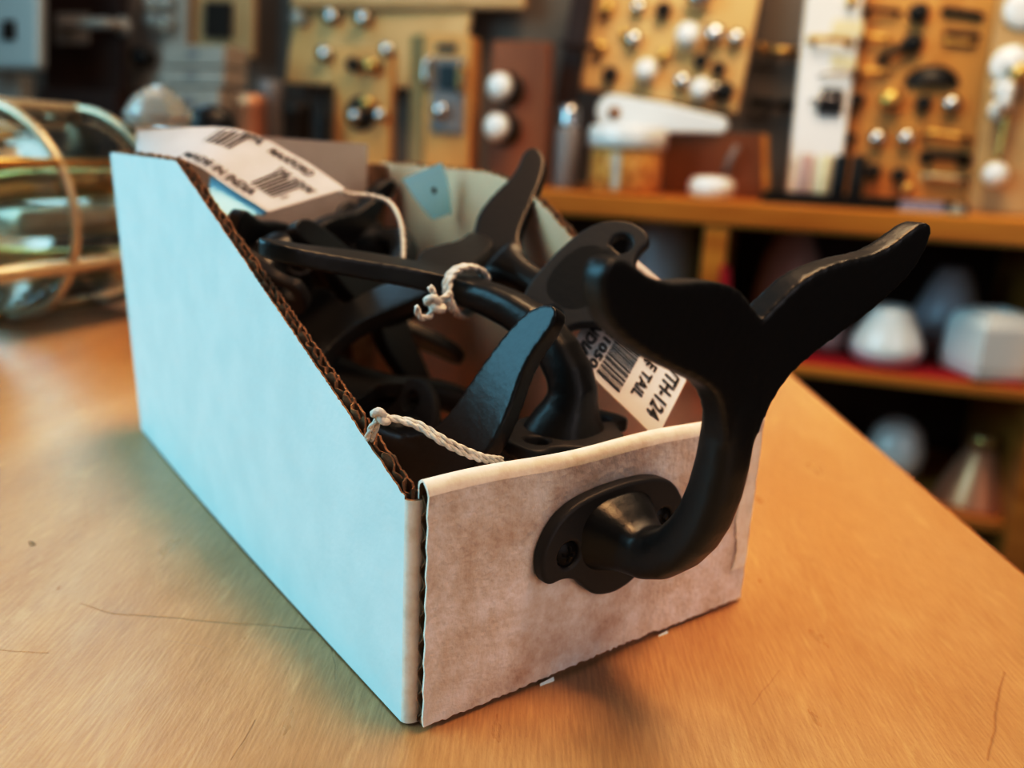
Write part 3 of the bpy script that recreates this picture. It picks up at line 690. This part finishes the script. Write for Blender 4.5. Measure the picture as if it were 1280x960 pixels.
carton(200, 85, 280, 108, 1.71, .09, 'grey carton in the middle of the stack left of the pale knob board')
carton(198, 110, 274, 150, 1.70, .09, 'grey carton, lowest of the stack left of the pale knob board')

# post, pegs and loose stock on the counter
mb = MB(); A = at(705, 130, 1.80); B = at(738, -60, 1.86); mb.hexa([A - TB * -.022, A + TB * -.022, B + TB * -.022, B - TB * -.022], NB * .03)
q0, q1 = at(700, 54, 1.80), at(748, 60, 1.80); mb.tube([q0, q0.lerp(q1, .5), q1], .006, 10)
single('leaning_post', mb, M['walnut'], 'dark wooden post leaning against the back wall left of the large knob board', 'post', bevel=.003)
for (x0, y0, x1, y1, m, lb) in ((955, 62, 1003, 66, 'brass', 'brass peg on the wall left of the white panel, the upper of two'), (946, 128, 996, 132, 'darkmetal', 'dark peg on the wall left of the white panel, the lower of two')):
    a, b = at(x0, y0, DW - .03), at(x1, y1, DW - .03); mb = MB(); mb.tube([a, a.lerp(b, .5), b], .009, 12); mb.lathe([(.013, 0), (.015, .006), (.010, .014)], M4(a, frame_z(a - b)), 16)
    for q in (a.lerp(b, .25), a.lerp(b, .75)): mb.tube([q, q + NB * .015, q + NB * .032], .005, 8)
    single('wall_peg', mb, M[m], lb, 'peg')
def zc(p, top=ZC): return V((p.x, p.y, top))
def stand(x, ybot, D): return at(x, ybot, D)
def pxm(p): return (p - CAM).length / FPX
def jar(x, y0, y1, rpx, D):
    p = zc(at(x, y1, D)); s = pxm(p); h = (y1 - y0) * s; r = rpx * s
    o = thing('glass_jar', p, 'squat clear jar of amber beads with a white lid, left of the brown wooden box', 'jar')
    mb = MB(); mb.lathe([(r * .86, 0), (r * .92, h * .05), (r * .92, h * .62), (r * .86, h * .68)], M4(p), 32); mb.build('jar_body', M['amber'], o)
    mb = MB(); mb.lathe([(r * .95, h * .66), (r * 1.0, h * .70), (r * 1.0, h * .96), (r * .93, h), (r * .05, h)], M4(p), 36); mb.build('lid', M['porcelain'], o)
    mb = MB(); q = p - NB * r * .935; mb.hexa([q + TB * .012 + UP * h * .05, q - TB * .002 + UP * h * .05, q - TB * .002 + UP * h * .6, q + TB * .012 + UP * h * .6], NB * .002); mb.build('label_strip', M['dullwhite'], o)
jar(779, 166, 242, 47, 1.64)
p = zc(at(706, 235, 1.68)); s = pxm(p); mb = MB()
o = thing('canister', p, 'slim grey canister with a silver cap right of the red brown sample block', 'canister')
mb.lathe([(14 * s, 0), (15 * s, 3 * s), (15 * s, 66 * s), (13 * s, 70 * s)], M4(p), 24); mb.build('body', M['grey'], o)
mb = MB(); mb.lathe([(12 * s, 68 * s), (13 * s, 72 * s), (12 * s, 90 * s), (7 * s, 97 * s), (1 * s, 98 * s)], M4(p), 24); mb.build('cap', M['chrome'], o)
q = [at(826, 247, 1.74), at(962, 250, 1.72), at(960, 168, 1.72), at(826, 164, 1.74)]
o = thing('wooden_box', (q[0] + q[1]) / 2, 'open red brown wooden box on the counter below the large knob board', 'box')
q[0].z = q[1].z = ZC
mb = MB(); mb.hexa(q, NB * .012); mb.build('front', M['cherry'], o, .002)
for a, b in ((q[0], q[3]), (q[1], q[2])):
    mb = MB(); dd = TB * (-.012 if a is q[0] else .012); mb.hexa([a, a + dd, b + dd, b], NB * .12); mb.build('side', M['oak'] if a is q[1] else M['cherry'], o, .002)
mb = MB(); mb.hexa([c_ + NB * .115 for c_ in q], NB * .012); mb.build('back', M['cherry'], o, .002)
mb = MB(); mb.tube([at(922, 182, 1.70), at(912, 200, 1.695), at(906, 218, 1.70)], .006, 10); mb.build('hasp', M['grey'], o)
p = zc(at(888, 246, 1.64)); s = pxm(p); mb = MB(); mb.lathe([(22 * s, 0), (27 * s, 6 * s), (27 * s, 17 * s), (22 * s, 23 * s), (8 * s, 25 * s)], M4(p), 32)
single('porcelain_dish', mb, M['porcelain'], 'small round white porcelain dish in front of the brown wooden box', 'dish')
# long white lever lying along the jar and box tops
D0 = 1.72; a, b = at(766, 141, D0), at(905, 157, D0); s = pxm(a); u = (b - a).normalized(); w = UP
mb = MB(); loop = []
for k in range(13): t = PI / 2 + PI * k / 12; loop.append(a + u * 21 * s * math.cos(t) + w * 21 * s * math.sin(t))
loop += [b - w * 9 * s, b + u * 6 * s, b + w * 9 * s, a + u * 60 * s + w * 17 * s]
mb.add(loop + [v + NB * .025 for v in loop], [tuple(range(len(loop))), tuple(range(2 * len(loop) - 1, len(loop) - 1, -1))] + [(i, (i + 1) % len(loop), len(loop) + (i + 1) % len(loop), len(loop) + i) for i in range(len(loop))], 0, False)
o = thing('shelf_bracket', a - w * 21 * s, 'long white tapering bracket with a dark hole lying on the jar and wooden box', 'bracket'); mb.build('bracket_body', M['porcelain'], o, .004)
mb = MB(); mb.lathe([(7 * s, -.002), (7 * s, .003)], M4(a + u * 2 * s, frame_z(-NB)), 20); mb.build('screw_hole', M['cherry'], o)
# tubes standing before the white panel
for x, m, lb in ((1003, 'pink', 'pinkish tube standing before the white panel, leftmost of four'), (1026, 'cream', 'cream tube standing before the white panel, second of four'), (1046, 'black', 'black tube standing before the honey pull board, third of four'), (1068, 'darkmetal', 'dark tube standing before the honey pull board, last of four')):
    p = zc(at(x, 243, 1.74)); s = pxm(p); mb = MB(); mb.lathe([(7.5 * s, 0), (8 * s, 2 * s), (8 * s, 50 * s), (6.5 * s, 53 * s), (6 * s, 50 * s)], M4(p), 20); single('display_tube', mb, M[m], lb, 'tube', 'tubes standing on the counter')
t0 = (at(952, 246, 1.60) - bk(0, 1.6, 0)).dot(TB); t1 = (at(1212, 250, 1.6) - bk(0, 1.6, 0)).dot(TB)
mb = MB(); mb.box(*bbox(t1, t0, 1.60, 1.72, ZC, ZC + .006), RB)
for d0, d1 in ((1.60, 1.606), (1.714, 1.72)): mb.box(*bbox(t1, t0, d0, d1, ZC + .005, ZC + .016), RB)
for tt in (t1, t0 - .006): mb.box(*bbox(tt, tt + .006, 1.605, 1.715, ZC + .005, ZC + .016), RB)
single('counter_tray', mb, M['black'], 'long shallow black tray on the counter under the pull board', 'tray')
p = zc(at(1152, 262, 1.585)); s = pxm(p); mb = MB(); mb.hexa([p + TB * 24 * s, p - TB * 24 * s, p - TB * 22 * s + UP * 12 * s + NB * .01, p + TB * 22 * s + UP * 12 * s + NB * .01], NB * .004); single('name_card', mb, M['lav'], 'slate blue card propped in front of the black tray', 'card')
p = zc(at(1195, 268, 1.575)); s = pxm(p); mb = MB(); mb.lathe([(12 * s, 0), (13 * s, 3 * s), (8 * s, 6 * s), (3 * s, 11 * s), (1 * s, 12 * s)], M4(p), 20); single('clear_knob', mb, M['crystal'], 'small clear glass knob loose at the front edge under the handle board', 'knob')
# clutter between the left boards
for x, y0, y1, rp, D, m, nm, lb in ((315, 118, 185, 17, 1.72, 'copper', 'tin', 'orange copper tin right of the grey cartons'), (298, 88, 185, 10, 1.88, 'darkmetal', 'bottle', 'dark brown bottle between the cartons and the copper tin'), (340, 100, 185, 13, 1.80, 'grey', 'canister', 'grey canister with a rounded cap right of the copper tin'), (372, 128, 190, 16, 1.72, 'darkmetal', 'tin', 'dark tin left of the honey block with the rosette'), (402, 110, 195, 9, 1.70, 'black', 'bottle', 'slim black bottle close to the left side of the honey block')):
    p = zc(at(x, y1, D)); s = pxm(p); h = max((at(x, y0, D).z - ZC), .02); r = rp * s
    mb = MB(); mb.lathe([(r * .95, 0), (r, h * .03), (r, h * .62), (r * .8, h * .72), (r * .45, h * .80), (r * .45, h * .94), (r * .55, h * .96), (r * .5, h), (r * .05, h)] if nm == 'bottle' else [(r * .95, 0), (r, h * .03), (r, h * .8), (r * 1.06, h * .82), (r * 1.06, h * .95), (r * .9, h), (r * .05, h)], M4(p), 24)
    single(nm, mb, M[m], lb, nm)
p = at(90, 150, 1.62); mb = MB(); t0 = (p - bk(0, 1.62, 0)).dot(TB); mb.box(*bbox(t0 - .12, t0 + .09, 1.62, 1.78, ZC, at(90, 112, 1.62).z), RB); single('dark_case', mb, M['walnut'], 'low dark wooden case on the counter beneath the lever board', 'case', bevel=.004)
# framed panel above the pale board
q = [at(362, 9, 1.94), at(655, 12, 1.94), at(660, -60, 1.96), at(362, -60, 1.96)]; mb = MB(); mb.hexa(q, NB * .03); single('wall_cabinet', mb, M['tan'], 'dull pinkish panel edge along the top of the photo above the sample blocks', 'panel', bevel=.006)

# ------------------------------------------------------------------ glass shades on the shelves
def shade(x, ybot, rpx, prof, D, zsh, m, label, n=36, smooth=True, name='lamp_shade', ring=None, rot=0):
    p = at(x, ybot, D); p.z = zsh; s = pxm(p) * rpx
    o = thing(name, p, label, 'lamp shade', 'glass lamp shades on the shelves')
    mb = MB(); mb.lathe([(r * s, h * s) for r, h in prof], M4(p) @ Matrix.Rotation(rot, 4, 'Z'), n, smooth=smooth); mb.build('shade', m, o)
    if ring: 
        mb = MB(); mb.lathe([(r * s, h * s) for r, h in ring], M4(p), 24); mb.build('fitter', M['brass'], o)
    return o
Z1, Z2 = -.213, -.468
drop = [(.55, 0), (.85, .10), (1, .38), (.97, .64), (.80, 1.02), (.62, 1.36), (.52, 1.58), (.45, 1.63), (.4, 1.5)]
mb = MB(); t0 = (at(975, 470, 1.6) - bk(0, 1.6, 0)).dot(TB); mb.box(*bbox(-.44, t0, DC + .02, DC + .40, -.216, -.2135), RB); single('felt_cloth', mb, M['red'], 'red felt cloth laid on the shelf under the white shades', 'cloth')
shade(1102, 464, 40, drop, 1.64, Z1, M['milk'], 'white teardrop glass shade on the red cloth, left of the boxy shade')
shade(1170, 462, 42, [(.9, 0), (1, .2), (.85, 1.0), (.55, 1.8), (.35, 2.2), (.30, 2.25), (.25, 2.1)], 1.80, Z1, M['greyglass'], 'frosted grey bell shade standing behind the two white shades')
shade(1232, 468, 50, [(.78, 0), (.95, .06), (.98, .3), (.94, 1.1), (.80, 1.32), (.55, 1.42), (.5, 1.44), (.45, 1.3)], 1.63, Z1, M['milk'], 'white boxy faceted glass shade at the right end of the shelf', 4, False, rot=R(36.5 + 68))
shade(1035, 455, 20, [(.8, 0), (1, .4), (.9, 1.3), (.6, 2.2), (.5, 2.5), (.4, 2.4)], 1.72, Z1, M['pink'], 'small pinkish glass shade behind the tip of the tail, left on the red cloth')
shade(972, 452, 40, [(.9, 0), (1, .3), (.95, 1.2), (.8, 2.2), (.5, 2.9), (.3, 3.1), (.2, 3.0)], 1.82, Z1, M['pink'], 'tall dusky pink shade half hidden above the tail of the upright hook')
shade(815, 462, 42, [(.9, 0), (1, .3), (.95, 2.0), (.8, 3.2), (.5, 3.8), (.3, 4.0), (.2, 3.9)], 1.80, Z1, M['greyglass'], 'dim grey tall shade on the shelf left of the divider')
q = [at(x, y, DC + .0015) for x, y in ((897, 362), (914, 363), (912, 334), (902, 330))]; mb = MB(); mb.hexa(q, NB * -.003); single('red_tag', mb, M['red'], 'small red tag hung on the front of the shelf divider', 'tag', bevel=.001)
shade(1213, 632, 40, [(1.0, 0), (.98, .08), (.70, .8), (.42, 1.45), (.30, 1.6), (.28, 1.5)], 1.68, Z2, M['copper'], 'copper cone shade with a shiny neck on the lower shelf', 30, ring=[(.28, 1.5), (.36, 1.6), (.36, 1.85), (.2, 1.95)])
shade(1112, 600, 32, [(.6, 0), (.95, .3), (1, .9), (.8, 1.6), (.5, 1.9), (.4, 1.95), (.3, 1.8)], 1.78, Z2, M['milk'], 'round white glass shade in the shadow of the lower shelf')

# ------------------------------------------------------------------ lights
def area(name, loc, target, size, energy, color, sy=None):
    l = bpy.data.lights.new(name, 'AREA'); l.energy = energy; l.color = color; l.size = size
    if sy: l.shape = 'RECTANGLE'; l.size_y = sy
    o = bpy.data.objects.new(name, l); COL.objects.link(o); o.location = loc
    o.rotation_euler = (V(target) - V(loc)).to_track_quat('-Z', 'Y').to_euler(); return o
area('window_light', (-1.30, .95, .84), (.0, .12, .03), 1.5, 37, (.40, .82, 1.0), 1.45)
area('rear_sheen_fill', (.16, 1.90, 1.22), (.0, .15, .0), .7, 4.5, (.50, .80, 1.0), .6)  # added fill for a cool sheen on the table; no rear window is known
cl = area('ceiling_lamp', (.36, -.04, 1.40), (.26, .18, 0), .5, 1.5, (1.0, .64, .35)); cl.data.spread = R(40)
area('front_fill', (.18, -1.60, .66), (.05, .0, .04), 1.5, 10.5, (1.0, .93, .95))  # added fill to brighten the box front; stands for no known lamp
area('overhead_fill', (.35, .45, 1.9), (.3, .4, 0), 1.6, 6.5, (1.0, .69, .50))  # added overhead fill that gives upward faces a warm sheen
area('counter_fill', (.85, .45, 1.45), tuple(bk(.1, 1.8, .1)), .8, 19, (1.0, .77, .52))  # added warm fill for the background, not a lamp of the shop
w = bpy.data.worlds.new('room'); SC.world = w; w.use_nodes = True
bg = w.node_tree.nodes['Background']; bg.inputs[0].default_value = (1.0, .80, .62, 1); bg.inputs[1].default_value = .05
SC.view_settings.view_transform = 'Standard'; SC.view_settings.look = 'None'; SC.view_settings.exposure = 0
SC.view_settings.use_curve_mapping = True
cm = SC.view_settings.curve_mapping; cv = cm.curves[3]
for p in ((.12, .058), (.30, .25), (.60, .65)): cv.points.new(*p)
cm.update()
